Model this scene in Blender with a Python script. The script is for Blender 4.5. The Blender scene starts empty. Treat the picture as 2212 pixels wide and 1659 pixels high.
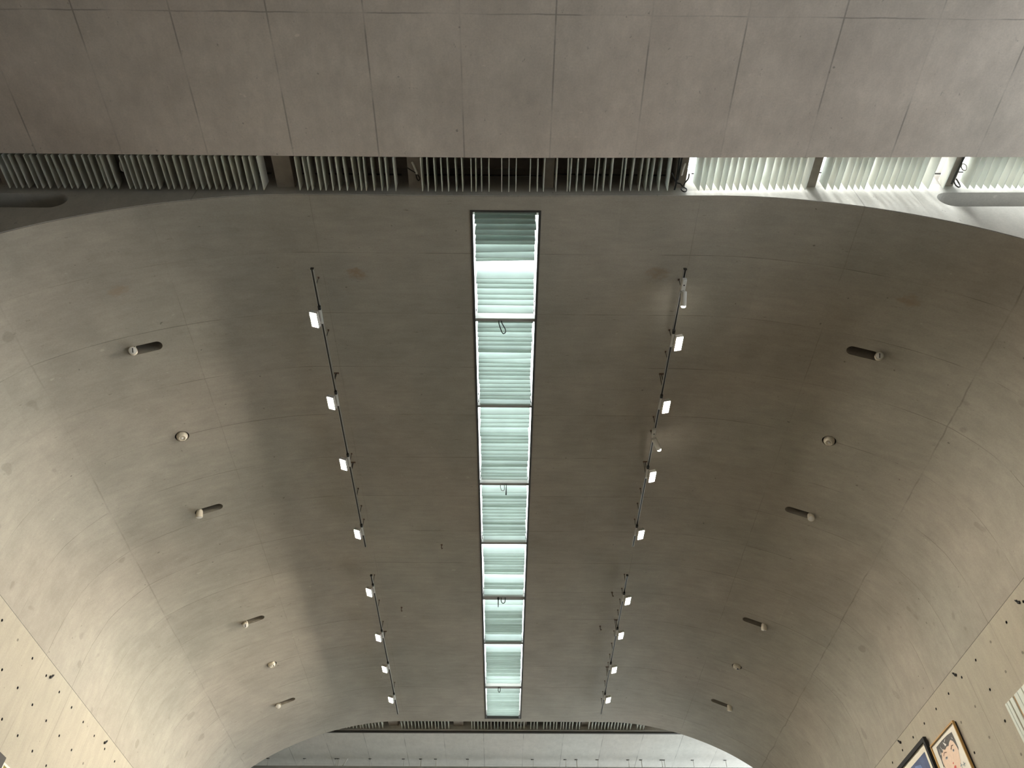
import bpy, bmesh, math, random
from mathutils import Vector, Matrix
from mathutils.geometry import delaunay_2d_cdt

random.seed(7)
SC = bpy.context.scene
COL = SC.collection
E = 1.55            # eye height above the floor; builders below use heights measured from the eye
H = 5.25            # crown of the vault above the eye

# ------------------------------------------------------------------ camera
F_PX, W_PX = 1661.0, 2212.0
PITCH, YAW = math.radians(48.2425), math.radians(0.5743)
cam_d = bpy.data.cameras.new('camera')
cam_d.sensor_fit = 'HORIZONTAL'
cam_d.sensor_width = 36.0
cam_d.lens = 36.0 * F_PX / W_PX
cam_d.clip_start, cam_d.clip_end = 0.05, 200
cam = bpy.data.objects.new('camera', cam_d)
COL.objects.link(cam)
cam.location = (0, 0, E)
cam.rotation_euler = (math.radians(90) + PITCH, 0, -YAW)
SC.camera = cam

# ------------------------------------------------------------------ sky, exposure
world = bpy.data.worlds.new('sky')
SC.world = world
world.use_nodes = True
bg = world.node_tree.nodes['Background']
bg.inputs[0].default_value = (0.86, 0.95, 1.0, 1)
bg.inputs[1].default_value = 8.0
SC.view_settings.view_transform = 'Standard'
SC.view_settings.look = 'None'
SC.view_settings.gamma = 1.0
SC.view_settings.exposure = 0.0
SC.view_settings.use_curve_mapping = False
SC.cycles.use_denoising = True
SC.cycles.max_bounces = 7
SC.cycles.use_adaptive_sampling = True
SC.cycles.adaptive_threshold = 0.03
SC.cycles.glossy_bounces = 2
SC.cycles.diffuse_bounces = 4
SC.cycles.transmission_bounces = 5
SC.cycles.transparent_max_bounces = 8
SC.cycles.sample_clamp_indirect = 6.0
SC.cycles.caustics_reflective = False
SC.cycles.caustics_refractive = False
FLOOD_GLOW = 1850.0
sun_d = bpy.data.lights.new('hazy_sun', 'SUN')
sun_d.energy = 14.0
sun_d.angle = math.radians(20)
sun_d.color = (0.94, 1.0, 1.0)
sun = bpy.data.objects.new('hazy_sun', sun_d)
COL.objects.link(sun)
sun.rotation_euler = Vector((0.06, 0.33, -0.94)).to_track_quat('-Z', 'Y').to_euler()
SPOT_GLOW = 120.0


# ------------------------------------------------------------------ materials
def new_mat(name):
    m = bpy.data.materials.new(name)
    m.use_nodes = True
    nt = m.node_tree
    nt.nodes.clear()
    out = nt.nodes.new('ShaderNodeOutputMaterial')
    return m, nt, out


def plain(name, col, rough=0.6, metal=0.0, noise=0.06, scale=30.0):
    m, nt, out = new_mat(name)
    b = nt.nodes.new('ShaderNodeBsdfPrincipled')
    b.inputs['Roughness'].default_value = rough
    b.inputs['Metallic'].default_value = metal
    n = nt.nodes.new('ShaderNodeTexNoise')
    n.inputs['Scale'].default_value = scale
    n.inputs['Detail'].default_value = 3
    g = nt.nodes.new('ShaderNodeNewGeometry')
    nt.links.new(g.outputs['Position'], n.inputs['Vector'])
    mx = nt.nodes.new('ShaderNodeMix')
    mx.data_type = 'RGBA'
    mx.inputs[6].default_value = (*[c * (1 - noise) for c in col], 1)
    mx.inputs[7].default_value = (*[min(1, c * (1 + noise)) for c in col], 1)
    nt.links.new(n.outputs['Fac'], mx.inputs[0])
    nt.links.new(mx.outputs[2], b.inputs['Base Color'])
    nt.links.new(b.outputs[0], out.inputs[0])
    return m


def glow(name, col, strength):
    m, nt, out = new_mat(name)
    e = nt.nodes.new('ShaderNodeEmission')
    e.inputs[0].default_value = (*col, 1)
    e.inputs[1].default_value = strength
    nt.links.new(e.outputs[0], out.inputs[0])
    return m


def translucent(name, col, tcol, fac):
    m, nt, out = new_mat(name)
    d = nt.nodes.new('ShaderNodeBsdfDiffuse')
    t = nt.nodes.new('ShaderNodeBsdfTranslucent')
    n = nt.nodes.new('ShaderNodeTexNoise')
    n.inputs['Scale'].default_value = 7
    n.inputs['Detail'].default_value = 3
    g = nt.nodes.new('ShaderNodeNewGeometry')
    nt.links.new(g.outputs['Position'], n.inputs['Vector'])
    for sh, c in ((d, col), (t, tcol)):
        mx = nt.nodes.new('ShaderNodeMix')
        mx.data_type = 'RGBA'
        mx.inputs[6].default_value = (*[x * 0.9 for x in c], 1)
        mx.inputs[7].default_value = (*[min(1, x * 1.08) for x in c], 1)
        nt.links.new(n.outputs['Fac'], mx.inputs[0])
        nt.links.new(mx.outputs[2], sh.inputs[0])
    mix = nt.nodes.new('ShaderNodeMixShader')
    mix.inputs[0].default_value = fac
    nt.links.new(d.outputs[0], mix.inputs[1])
    nt.links.new(t.outputs[0], mix.inputs[2])
    nt.links.new(mix.outputs[0], out.inputs[0])
    return m


class NG:
    """small helper for building math node chains"""
    def __init__(self, nt):
        self.nt = nt

    def m(self, op, a, b=None, c=None, clamp=False):
        n = self.nt.nodes.new('ShaderNodeMath')
        n.operation = op
        n.use_clamp = clamp
        for i, v in enumerate((a, b, c)):
            if v is None:
                continue
            if isinstance(v, (int, float)):
                n.inputs[i].default_value = v
            else:
                self.nt.links.new(v, n.inputs[i])
        return n.outputs[0]

    def noise(self, vec, scale, detail=3, rough=0.55, stretch=None):
        if stretch:
            mp = self.nt.nodes.new('ShaderNodeMapping')
            mp.inputs['Scale'].default_value = stretch
            self.nt.links.new(vec, mp.inputs[0])
            vec = mp.outputs[0]
        n = self.nt.nodes.new('ShaderNodeTexNoise')
        n.inputs['Scale'].default_value = scale
        n.inputs['Detail'].default_value = detail
        n.inputs['Roughness'].default_value = rough
        self.nt.links.new(vec, n.inputs['Vector'])
        return n.outputs['Fac']

    def ramp(self, v, lo, hi, a=0.0, b=1.0):
        n = self.nt.nodes.new('ShaderNodeMapRange')
        n.interpolation_type = 'SMOOTHSTEP'
        for i, x in enumerate((lo, hi, a, b)):
            n.inputs[i + 1].default_value = x
        self.nt.links.new(v, n.inputs[0])
        return n.outputs[0]

    def mix(self, f, a, b, mode='MIX'):
        n = self.nt.nodes.new('ShaderNodeMix')
        n.data_type = 'RGBA'
        n.blend_type = mode
        for sock, v in ((n.inputs[0], f), (n.inputs[6], a), (n.inputs[7], b)):
            if isinstance(v, (int, float)):
                sock.default_value = v
            elif isinstance(v, tuple):
                sock.default_value = (*v, 1)
            else:
                self.nt.links.new(v, sock)
        return n.outputs[2]


def concrete(name, warm, cool, grids=(), seams=(), rust=(), streak=(3, 16, 3), cells=None, dabs=0.0, mottle=1.0):
    """board-marked concrete. grids: (axis, spacing, offset, halfwidth, strength); seams: (axis, position, halfwidth, strength)"""
    m, nt, out = new_mat(name)
    g = NG(nt)
    geo = nt.nodes.new('ShaderNodeNewGeometry')
    pos = geo.outputs['Position']
    sep = nt.nodes.new('ShaderNodeSeparateXYZ')
    nt.links.new(pos, sep.inputs[0])
    ax = {'X': sep.outputs[0], 'Y': sep.outputs[1], 'Z': sep.outputs[2]}
    big = g.noise(pos, 0.55, 3, 0.6)
    mid = g.noise(pos, 3.2, 4, 0.62)
    fine = g.noise(pos, 75, 2, 0.7)
    st = g.noise(pos, 2.6, 4, 0.65, streak)
    hue = g.noise(pos, 0.8, 0)
    colr = g.mix(g.ramp(hue, 0.3, 0.7), warm, cool)
    # brightness factor
    f = g.m('MULTIPLY_ADD', big, 0.26 * mottle, 1.0 - 0.13 * mottle)
    f = g.m('MULTIPLY', f, g.m('MULTIPLY_ADD', mid, 0.20 * mottle, 1.0 - 0.10 * mottle))
    f = g.m('MULTIPLY', f, g.m('MULTIPLY_ADD', fine, 0.26, 0.87))
    f = g.m('MULTIPLY', f, g.m('MULTIPLY_ADD', st, 0.34, 0.83))
    if cells:
        (a1, p1, o1), (a2, p2, o2) = cells
        comb = nt.nodes.new('ShaderNodeCombineXYZ')
        nt.links.new(g.m('FLOOR', g.m('DIVIDE', g.m('SUBTRACT', ax[a1], o1), p1)), comb.inputs[0])
        nt.links.new(g.m('FLOOR', g.m('DIVIDE', g.m('SUBTRACT', ax[a2], o2), p2)), comb.inputs[1])
        wn = nt.nodes.new('ShaderNodeTexWhiteNoise')
        wn.noise_dimensions = '3D'
        nt.links.new(comb.outputs[0], wn.inputs['Vector'])
        f = g.m('MULTIPLY', f, g.m('MULTIPLY_ADD', wn.outputs['Value'], 0.06, 0.97))
    # scuffs: thin dark scratches and small pits
    sc = g.ramp(g.noise(pos, 5.5, 4, 0.75, streak), 0.655, 0.72)
    f = g.m('MULTIPLY', f, g.m('MULTIPLY_ADD', sc, -0.35, 1.0))
    pit = g.ramp(g.noise(pos, 26, 0, 0.5), 0.86, 0.90)
    f = g.m('MULTIPLY', f, g.m('MULTIPLY_ADD', pit, -0.4, 1.0))
    fleck = g.ramp(g.noise(pos, 9, 2, 0.6, (1, 1.7, 1)), 0.735, 0.79)
    f = g.m('MULTIPLY_ADD', fleck, 0.22, f)
    if dabs:
        db = g.m('MULTIPLY', g.ramp(g.noise(pos, 5.2, 1, 0.4), 0.70, 0.74), g.ramp(g.m('ABSOLUTE', ax['X']), 3.55, 3.75))
        f = g.m('MULTIPLY', f, g.m('MULTIPLY_ADD', db, -dabs, 1.0))
    # joints
    brk = g.noise(pos, 1.9, 2, 0.7)
    total = None
    for a, sp, off, hw, strg in grids:
        t = g.m('DIVIDE', g.m('SUBTRACT', ax[a], off), sp)
        d = g.m('MULTIPLY', g.m('ABSOLUTE', g.m('SUBTRACT', t, g.m('ROUND', t))), sp)
        l = g.m('MULTIPLY', g.ramp(d, hw * 0.35, hw * 1.6, 1.0, 0.0), strg)
        total = l if total is None else g.m('MAXIMUM', total, l)
    for a, p, hw, strg in seams:
        d = g.m('ABSOLUTE', g.m('SUBTRACT', ax[a], p))
        wob = g.m('ABSOLUTE', g.m('ADD', g.m('SUBTRACT', ax[a], p), g.m('MULTIPLY_ADD', mid, 0.02, -0.01)))
        l = g.m('MULTIPLY', g.ramp(wob, hw * 0.35, hw * 1.6, 1.0, 0.0), strg)
        total = l if total is None else g.m('MAXIMUM', total, l)
    if total is not None:
        total = g.m('MULTIPLY', total, g.ramp(brk, 0.40, 0.60, 0.18, 1.0))
        f = g.m('MULTIPLY', f, g.m('SUBTRACT', 1.0, total))
    comb = nt.nodes.new('ShaderNodeCombineXYZ')
    for i in range(3):
        nt.links.new(f, comb.inputs[i])
    colr = g.mix(1.0, colr, comb.outputs[0], 'MULTIPLY')
    if rust:
        rn = g.noise(pos, 17, 3, 0.7, (1, 1.6, 1))
    for rx, ry, rr, amt in rust:
        d2 = g.m('ADD', g.m('POWER', g.m('DIVIDE', g.m('SUBTRACT', ax['X'], rx), rr * 1.5), 2.0),
                 g.m('POWER', g.m('DIVIDE', g.m('SUBTRACT', ax['Y'], ry), rr), 2.0))
        k = g.m('MULTIPLY', g.ramp(g.m('ADD', d2, g.m('MULTIPLY_ADD', rn, 6.0, -3.0)), -0.6, 2.2, 1.0, 0.0), amt)
        k = g.m('MULTIPLY', k, g.ramp(d2, 1.5, 5.0, 1.0, 0.0))
        colr = g.mix(k, colr, (0.27, 0.17, 0.095))
    b = nt.nodes.new('ShaderNodeBsdfPrincipled')
    b.inputs['Roughness'].default_value = 0.78
    b.inputs['Specular IOR Level'].default_value = 0.25
    nt.links.new(colr, b.inputs['Base Color'])
    nt.links.new(b.outputs[0], out.inputs[0])
    return m


WARM, COOL = (0.350, 0.312, 0.262), (0.341, 0.314, 0.265)
M = {}
M['vault'] = concrete('vault_concrete', WARM, COOL,
                      grids=[('Y', 0.5945, 3.300, 0.0028, 0.42)],
                      seams=[('X', -1.497, 0.003, 0.16), ('X', 1.45, 0.003, 0.2), ('X', -2.65, 0.003, 0.18),
                             ('X', 2.62, 0.003, 0.24), ('X', -3.675, 0.004, 0.22), ('X', 3.67, 0.004, 0.28)],
                      rust=[(-1.225, 3.50, 0.05, 0.6), (1.22, 3.47, 0.05, 0.4), (3.12, 3.46, 0.045, 0.4), (-3.02, 3.46, 0.04, 0.35)],
                      streak=(1.5, 7, 3), cells=(('Y', 0.5945, 3.300), ('X', 1.17, -2.65)), dabs=0.16, mottle=2.0)
M['soffit'] = concrete('soffit_concrete', (0.60, 0.515, 0.45), (0.56, 0.49, 0.43),
                       grids=[('X', 0.6175, -0.320, 0.005, 0.42)],
                       seams=[('Y', 1.513, 0.004, 0.4), ('Y', 13.05, 0.004, 0.35)],
                       streak=(5, 2.5, 3), cells=(('X', 0.6175, -0.320), ('Y', 3.0, 1.513)), mottle=2.3)
M['soffit_cool'] = concrete('pale_soffit_concrete', (0.54, 0.515, 0.465), (0.52, 0.51, 0.465),
                            grids=[('X', 0.6175, -0.320, 0.005, 0.42)], seams=[('Y', 13.05, 0.004, 0.35)], streak=(5, 2.5, 3), cells=(('X', 0.6175, -0.320), ('Y', 3.0, 1.513)))
M['face'] = concrete('face_concrete', (0.44, 0.41, 0.36), (0.43, 0.41, 0.37),
                     seams=[('X', 2.62, 0.004, 0.4), ('X', 3.05, 0.004, 0.35), ('X', -2.35, 0.004, 0.35)], streak=(4, 4, 2))
M['wall'] = concrete('wall_concrete', (0.395, 0.352, 0.280), (0.385, 0.352, 0.285),
                     grids=[('Y', 0.61, 5.66, 0.004, 0.22)], streak=(4, 7, 1.5), mottle=0.7)
M['stub'] = plain('stub_concrete', (0.35, 0.31, 0.27), 0.9, 0, 0.3, 14)
M['hall'] = plain('hall_plaster', (0.39, 0.352, 0.283), 0.9, 0, 0.08, 4)
M['recess'] = plain('recess_shade_concrete', (0.085, 0.078, 0.07), 0.9)  # concrete darkened in its colour to stand in for the slot shade
M['recess_shade_brown'] = plain('brown_recess_shade', (0.040, 0.028, 0.020), 0.9, 0, 0.4)  # brownish slot interior, with the shade inside put into the colour
M['floor'] = plain('floor_stone', (0.054, 0.048, 0.042), 0.8, 0, 0.15, 3)
M['floor_pale'] = plain('pale_floor_stone', (0.245, 0.237, 0.22), 0.8, 0, 0.12, 3)
M['fin'] = translucent('fin_plastic', (0.62, 0.55, 0.47), (0.88, 0.96, 0.91), 0.55)
M['slat'] = translucent('slat_plastic', (0.40, 0.45, 0.44), (0.76, 0.83, 0.76), 0.54)
M['alu'] = plain('aluminium', (0.45, 0.44, 0.42), 0.4, 0.6)
M['pale_metal'] = plain('pale_painted_metal', (0.62, 0.60, 0.55), 0.5)
M['white'] = plain('white_plastic', (0.74, 0.72, 0.68), 0.45)
M['cream'] = plain('cream_enamel', (0.62, 0.56, 0.45), 0.45)
M['black'] = plain('black_plastic', (0.012, 0.012, 0.012), 0.5)
M['dark'] = plain('dark_metal', (0.035, 0.032, 0.028), 0.5)
M['rustm'] = plain('rusty_steel', (0.13, 0.075, 0.05), 0.8, 0.0, 0.4)
M['beam'] = plain('grey_painted_beam', (0.34, 0.335, 0.31), 0.7)
M['well'] = plain('white_painted_well', (0.80, 0.82, 0.80), 0.7)
M['grey_plug'] = plain('mortar_plug', (0.20, 0.18, 0.145), 0.9)
M['flood'] = glow('floodlight_glow', (1.0, 0.93, 0.80), FLOOD_GLOW)
M['flood_warm'] = glow('floodlight_glow_warm', (1.0, 0.92, 0.77), FLOOD_GLOW * 1.25)
M['flood_hot'] = glow('floodlight_glow_hot', (1.0, 0.92, 0.76), FLOOD_GLOW * 2.1)
M['flood_dim'] = glow('floodlight_glow_dim', (1.0, 0.95, 0.86), FLOOD_GLOW * 0.3)
M['spot'] = glow('spot_bulb_glow', (1.0, 0.94, 0.82), SPOT_GLOW)
M['gold'] = plain('gilt_wood', (0.42, 0.25, 0.085), 0.4, 0.3)
M['blackwood'] = plain('black_lacquered_wood', (0.006, 0.0055, 0.005), 0.7)
M['brownwood'] = plain('dark_brown_wood', (0.022, 0.015, 0.010), 0.6)
M['mat'] = plain('cream_mount_board', (0.78, 0.72, 0.60), 0.8)
M['paper'] = plain('white_paper', (0.80, 0.75, 0.66), 0.8)
M['skin_ink'] = plain('peach_wash', (0.80, 0.60, 0.46), 0.8, 0, 0.12, 40)
M['hair_ink'] = plain('charcoal_ink', (0.12, 0.11, 0.105), 0.8, 0, 0.7, 60)
M['red_ink'] = plain('red_ink', (0.66, 0.12, 0.10), 0.8)
M['grey_ink'] = plain('grey_ink', (0.30, 0.36, 0.40), 0.8)
M['brown_ink'] = plain('brown_ink', (0.16, 0.09, 0.06), 0.8)
M['blue_ink'] = plain('blue_print', (0.085, 0.11, 0.20), 0.7, 0, 0.5, 9)
M['blue2_ink'] = plain('light_blue_print', (0.15, 0.22, 0.42), 0.7, 0, 0.4, 9)
M['yellow_ink'] = plain('yellow_print', (0.75, 0.58, 0.16), 0.7, 0, 0.3, 12)
M['tan'] = plain('tan_cloth', (0.46, 0.30, 0.17), 0.8)
M['pale_band'] = plain('pale_grey_cloth', (0.62, 0.66, 0.60), 0.8)


# ------------------------------------------------------------------ mesh building
class MB:
    def __init__(self):
        self.v, self.f, self.fm = [], [], []

    def add(self, vs, fs, mi=0):
        o = len(self.v)
        self.v += [tuple(p) for p in vs]
        self.f += [tuple(i + o for i in f) for f in fs]
        self.fm += [mi] * len(fs)
        return self

    def obox(self, c, size, rot=None, mi=0, bev=0.0):
        c = Vector(c)
        hx, hy, hz = [s / 2 for s in size]
        rot = rot or Matrix.Identity(3)
        if bev <= 0:
            vs = [c + rot @ Vector((sx * hx, sy * hy, sz * hz)) for sx in (-1, 1) for sy in (-1, 1) for sz in (-1, 1)]
            fs = [(0, 1, 3, 2), (4, 6, 7, 5), (0, 4, 5, 1), (2, 3, 7, 6), (0, 2, 6, 4), (1, 5, 7, 3)]
            return self.add(vs, fs, mi)
        bm = bmesh.new()
        bmesh.ops.create_cube(bm, size=1.0)
        for v in bm.verts:
            v.co = Vector((v.co.x * 2 * hx, v.co.y * 2 * hy, v.co.z * 2 * hz))
        bmesh.ops.bevel(bm, geom=list(bm.edges), offset=bev, segments=2, affect='EDGES', profile=0.5)
        bm.verts.index_update()
        self.add([c + rot @ v.co for v in bm.verts], [[v.index for v in f.verts] for f in bm.faces], mi)
        bm.free()
        return self

    def box(self, x0, x1, y0, y1, z0, z1, mi=0, bev=0.0):
        return self.obox(((x0 + x1) / 2, (y0 + y1) / 2, (z0 + z1) / 2), (abs(x1 - x0), abs(y1 - y0), abs(z1 - z0)), None, mi, bev)

    def cyl(self, p0, p1, r, seg=12, mi=0, r1=None, cap=True):
        p0, p1 = Vector(p0), Vector(p1)
        d = (p1 - p0).normalized()
        a = d.orthogonal().normalized()
        b = d.cross(a)
        r1 = r if r1 is None else r1
        vs = []
        for p, rr in ((p0, r), (p1, r1)):
            vs += [p + (a * math.cos(2 * math.pi * k / seg) + b * math.sin(2 * math.pi * k / seg)) * rr for k in range(seg)]
        fs = [(k, (k + 1) % seg, seg + (k + 1) % seg, seg + k) for k in range(seg)]
        if cap:
            fs += [tuple(range(seg))[::-1], tuple(range(seg, 2 * seg))]
        return self.add(vs, fs, mi)

    def tube(self, pts, r, seg=8, mi=0):
        pts = [Vector(p) for p in pts]
        n = len(pts)
        vs, fs = [], []
        a = None
        for i, p in enumerate(pts):
            d = (pts[min(i + 1, n - 1)] - pts[max(i - 1, 0)]).normalized()
            a = d.orthogonal().normalized() if a is None else (a - d * a.dot(d)).normalized()
            b = d.cross(a)
            vs += [p + (a * math.cos(2 * math.pi * k / seg) + b * math.sin(2 * math.pi * k / seg)) * r for k in range(seg)]
        for i in range(n - 1):
            for k in range(seg):
                fs.append((i * seg + k, i * seg + (k + 1) % seg, (i + 1) * seg + (k + 1) % seg, (i + 1) * seg + k))
        fs += [tuple(range(seg))[::-1], tuple(range((n - 1) * seg, n * seg))]
        return self.add(vs, fs, mi)

    def lathe(self, c, axis, prof, seg=24, mi=0, cap=True):
        """prof: (distance along axis, radius)"""
        c, d = Vector(c), Vector(axis).normalized()
        a = d.orthogonal().normalized()
        b = d.cross(a)
        vs, fs = [], []
        for h, r in prof:
            vs += [c + d * h + (a * math.cos(2 * math.pi * k / seg) + b * math.sin(2 * math.pi * k / seg)) * max(r, 1e-4) for k in range(seg)]
        for i in range(len(prof) - 1):
            for k in range(seg):
                fs.append((i * seg + k, i * seg + (k + 1) % seg, (i + 1) * seg + (k + 1) % seg, (i + 1) * seg + k))
        if cap:
            fs += [tuple(range(seg))[::-1], tuple(range((len(prof) - 1) * seg, len(prof) * seg))]
        return self.add(vs, fs, mi)

    def mesh(self, name, mats, origin):
        me = bpy.data.meshes.new(name)
        o = Vector(origin)
        me.from_pydata([Vector(p) - o for p in self.v], [], self.f)
        for mm in (mats if isinstance(mats, (list, tuple)) else [mats]):
            me.materials.append(mm)
        me.polygons.foreach_set('material_index', self.fm)
        bm = bmesh.new()
        bm.from_mesh(me)
        bmesh.ops.recalc_face_normals(bm, faces=bm.faces)
        bm.to_mesh(me)
        bm.free()
        me.update()
        return me

    def build(self, name, mats, parent=None, smooth=False, origin=None):
        """mesh object; under a parent its vertices are kept relative to that parent's world origin"""
        if parent is not None:
            org = Vector(parent['_org'])
        elif origin is not None:
            org = Vector(origin)
        else:
            lo = [min(p[i] for p in self.v) for i in range(3)]
            hi = [max(p[i] for p in self.v) for i in range(3)]
            org = Vector([(a + b) / 2 for a, b in zip(lo, hi)])
        me = self.mesh(name, mats, org)
        if smooth:
            me.polygons.foreach_set('use_smooth', [True] * len(me.polygons))
            me.set_sharp_from_angle(angle=math.radians(35))
        o = bpy.data.objects.new(name, me)
        COL.objects.link(o)
        o['_org'] = tuple(org)
        if parent is not None:
            o.parent = parent
        else:
            o.location = org + Vector((0, 0, E))
        return o


def thing(name, label, cat, loc, group=None):
    o = bpy.data.objects.new(name, None)
    o.empty_display_size = 0.1
    COL.objects.link(o)
    o['_org'] = tuple(loc)
    o.location = Vector(loc) + Vector((0, 0, E))
    o['label'], o['category'] = label, cat
    if group:
        o['group'] = group
    return o


def tag(o, label, cat, group=None):
    o['label'], o['category'] = label, cat
    if group:
        o['group'] = group
    return o


def struct(o):
    o['kind'] = 'structure'
    return o


def ring(c, u, v, r, n=24, a0=0.0, a1=2 * math.pi):
    c, u, v = Vector(c), Vector(u), Vector(v)
    return [c + u * (r * math.cos(a0 + (a1 - a0) * k / (n - 1))) + v * (r * math.sin(a0 + (a1 - a0) * k / (n - 1))) for k in range(n)]


def smooth_path(pts, n=8):
    P = [Vector(p) for p in pts]
    out = []
    for i in range(len(P) - 1):
        a, b, c, d = P[max(i - 1, 0)], P[i], P[i + 1], P[min(i + 2, len(P) - 1)]
        for k in range(n):
            t = k / n
            out.append(0.5 * ((2 * b) + (c - a) * t + (2 * a - 5 * b + 4 * c - d) * t * t + (3 * b - a - 3 * c + d) * t ** 3))
    out.append(P[-1])
    return out


# ------------------------------------------------------------------ vault profile
UPPER = [(0.0, 5.25), (0.85, 5.25), (1.60, 5.250), (2.00, 5.218), (2.36, 5.148), (2.67, 5.062), (3.0, 4.936), (3.28, 4.80), (3.5, 4.665), (3.675, 4.537)]
LOWER = [(3.675, 4.537), (3.80, 4.375), (3.885, 4.235), (3.945, 4.09), (3.985, 3.87), (4.0, 3.64), (4.0, 3.43)]
HALF = []
for part in (UPPER, LOWER):
    HALF += [(min(p.x, 4.0), min(p.z, H)) for p in smooth_path([(x, 0, z) for x, z in part], 5)]
HALF = [p for i, p in enumerate(HALF) if i == 0 or math.hypot(p[0] - HALF[i - 1][0], p[1] - HALF[i - 1][1]) > 0.004]
PROF = [(-x, z) for x, z in reversed(HALF[1:])] + HALF
ARC = [0.0]
for (xa, za), (xb, zb) in zip(PROF, PROF[1:]):
    ARC.append(ARC[-1] + math.hypot(xb - xa, zb - za))


def arc_of_x(x):
    for (xa, za), (xb, zb), s0, s1 in zip(PROF, PROF[1:], ARC, ARC[1:]):
        if xa <= x <= xb and xb > xa:
            return s0 + (s1 - s0) * (x - xa) / (xb - xa)
    return ARC[-1]


def at_arc(s):
    for i in range(len(PROF) - 1):
        if s <= ARC[i + 1] or i == len(PROF) - 2:
            t = (s - ARC[i]) / max(1e-9, ARC[i + 1] - ARC[i])
            return PROF[i][0] + t * (PROF[i + 1][0] - PROF[i][0]), PROF[i][1] + t * (PROF[i + 1][1] - PROF[i][1])


def normal_at_x(x):
    """unit normal pointing into the room"""
    s = arc_of_x(x)
    a, b = at_arc(max(0, s - 0.03)), at_arc(min(ARC[-1], s + 0.03))
    t = Vector((b[0] - a[0], 0, b[1] - a[1])).normalized()
    return Vector((t.z, 0, -t.x)), t


Y0, Y1 = 2.80, 11.50          # near and far edge of the vault
SKEW = 0.012                   # the near edge drifts towards the viewer on the right


def near_edge(x, base=Y0):
    return base - SKEW * max(0.0, x)


def cdt_sheet(loop, holes, extra):
    """triangulate a polygon with holes; returns 2d verts and triangles"""
    vs, es = [], []
    for lp in [loop] + holes:
        o = len(vs)
        vs += [Vector(p) for p in lp]
        es += [(o + i, o + (i + 1) % len(lp)) for i in range(len(lp))]
    vs += [Vector(p) for p in extra]
    r = delaunay_2d_cdt(vs, es, [], 0, 1e-6)

    def inside(p, lp):
        c = False
        j = len(lp) - 1
        for i in range(len(lp)):
            if (lp[i][1] > p[1]) != (lp[j][1] > p[1]) and p[0] < (lp[j][0] - lp[i][0]) * (p[1] - lp[i][1]) / (lp[j][1] - lp[i][1]) + lp[i][0]:
                c = not c
            j = i
        return c
    tris = []
    for t in r[2]:
        cx = sum(r[0][i][0] for i in t) / 3
        cy = sum(r[0][i][1] for i in t) / 3
        if inside((cx, cy), loop) and not any(inside((cx, cy), h) for h in holes):
            tris.append(tuple(t))
    return [tuple(p) for p in r[0]], tris


def circle2(cx, cy, r, n=28):
    return [(cx + r * math.cos(2 * math.pi * k / n), cy + r * math.sin(2 * math.pi * k / n)) for k in range(n)]


def stadium2(x0, x1, cy, r, n=14):
    """long axis along the first coordinate, between outer ends x0 and x1"""
    a, b = x0 + r, x1 - r
    return [(b + r * math.cos(-math.pi / 2 + math.pi * k / n), cy + r * math.sin(-math.pi / 2 + math.pi * k / n)) for k in range(n + 1)] + \
           [(a + r * math.cos(math.pi / 2 + math.pi * k / n), cy + r * math.sin(math.pi / 2 + math.pi * k / n)) for k in range(n + 1)]


def thicken(me_obj, t):
    so = me_obj.modifiers.new('thickness', 'SOLIDIFY')
    so.thickness = t
    so.offset = -1.0
    sp = me_obj.modifiers.new('crisp_edges', 'EDGE_SPLIT')
    sp.split_angle = math.radians(32)


def sheet_object(name, pts3, tris, mat, want, smooth=True):
    """want: a function giving the direction the face should look at for a vertex position"""
    me = bpy.data.meshes.new(name)
    me.from_pydata([Vector(p) + Vector((0, 0, E)) for p in pts3], [], tris)
    bm = bmesh.new()
    bm.from_mesh(me)
    loose = [v for v in bm.verts if not v.link_faces]
    bmesh.ops.delete(bm, geom=loose, context='VERTS')
    bm.normal_update()
    for fc in bm.faces:
        if fc.normal.dot(want(fc.calc_center_median())) < 0:
            fc.normal_flip()
    bm.to_mesh(me)
    bm.free()
    if smooth:
        me.polygons.foreach_set('use_smooth', [True] * len(me.polygons))
    me.materials.append(mat)
    o = bpy.data.objects.new(name, me)
    COL.objects.link(o)
    return o


SKY_X0, SKY_X1, SKY_Y0, SKY_Y1 = -0.290, 0.252, 2.915, 11.40
SPOT_Y = [4.045, 6.135, 8.20, 10.26]
SPOT_DX = (2.872, 3.112)
EYE_Y = [5.09, 9.246]
EYE_X = 2.978

# vault shell with its skylight opening, oblong lamp slots and round lamp holes
loop = [(ARC[i], Y0) for i in range(len(PROF))] + [(ARC[i], Y1) for i in reversed(range(len(PROF)))]
holes = [[(arc_of_x(SKY_X0), SKY_Y0), (arc_of_x(SKY_X1), SKY_Y0), (arc_of_x(SKY_X1), SKY_Y1), (arc_of_x(SKY_X0), SKY_Y1)]]
for yy in SPOT_Y:
    holes.append(stadium2(arc_of_x(-SPOT_DX[1]) - 0.004, arc_of_x(-SPOT_DX[0]) + 0.004, yy, 0.044))
    holes.append(stadium2(arc_of_x(SPOT_DX[0]) - 0.03, arc_of_x(SPOT_DX[1]) - 0.02, yy, 0.044))
for yy in EYE_Y:
    for sx in (-1, 1):
        holes.append(circle2(arc_of_x(sx * EYE_X), yy, 0.062))
jit = random.Random(1)
extra = [(ARC[i] + jit.uniform(-0.004, 0.004), Y0 + (Y1 - Y0) * (k + jit.uniform(-0.2, 0.2)) / 24) for i in range(1, len(PROF) - 1) for k in range(1, 24)]
v2, tr = cdt_sheet(loop, holes, extra)
pts = []
for s, y in v2:
    x, z = at_arc(min(max(s, 0), ARC[-1]))
    yy = y - SKEW * max(0, x) * max(0.0, 1 - (y - Y0) / 0.3)
    pts.append((x, yy, z))
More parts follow.
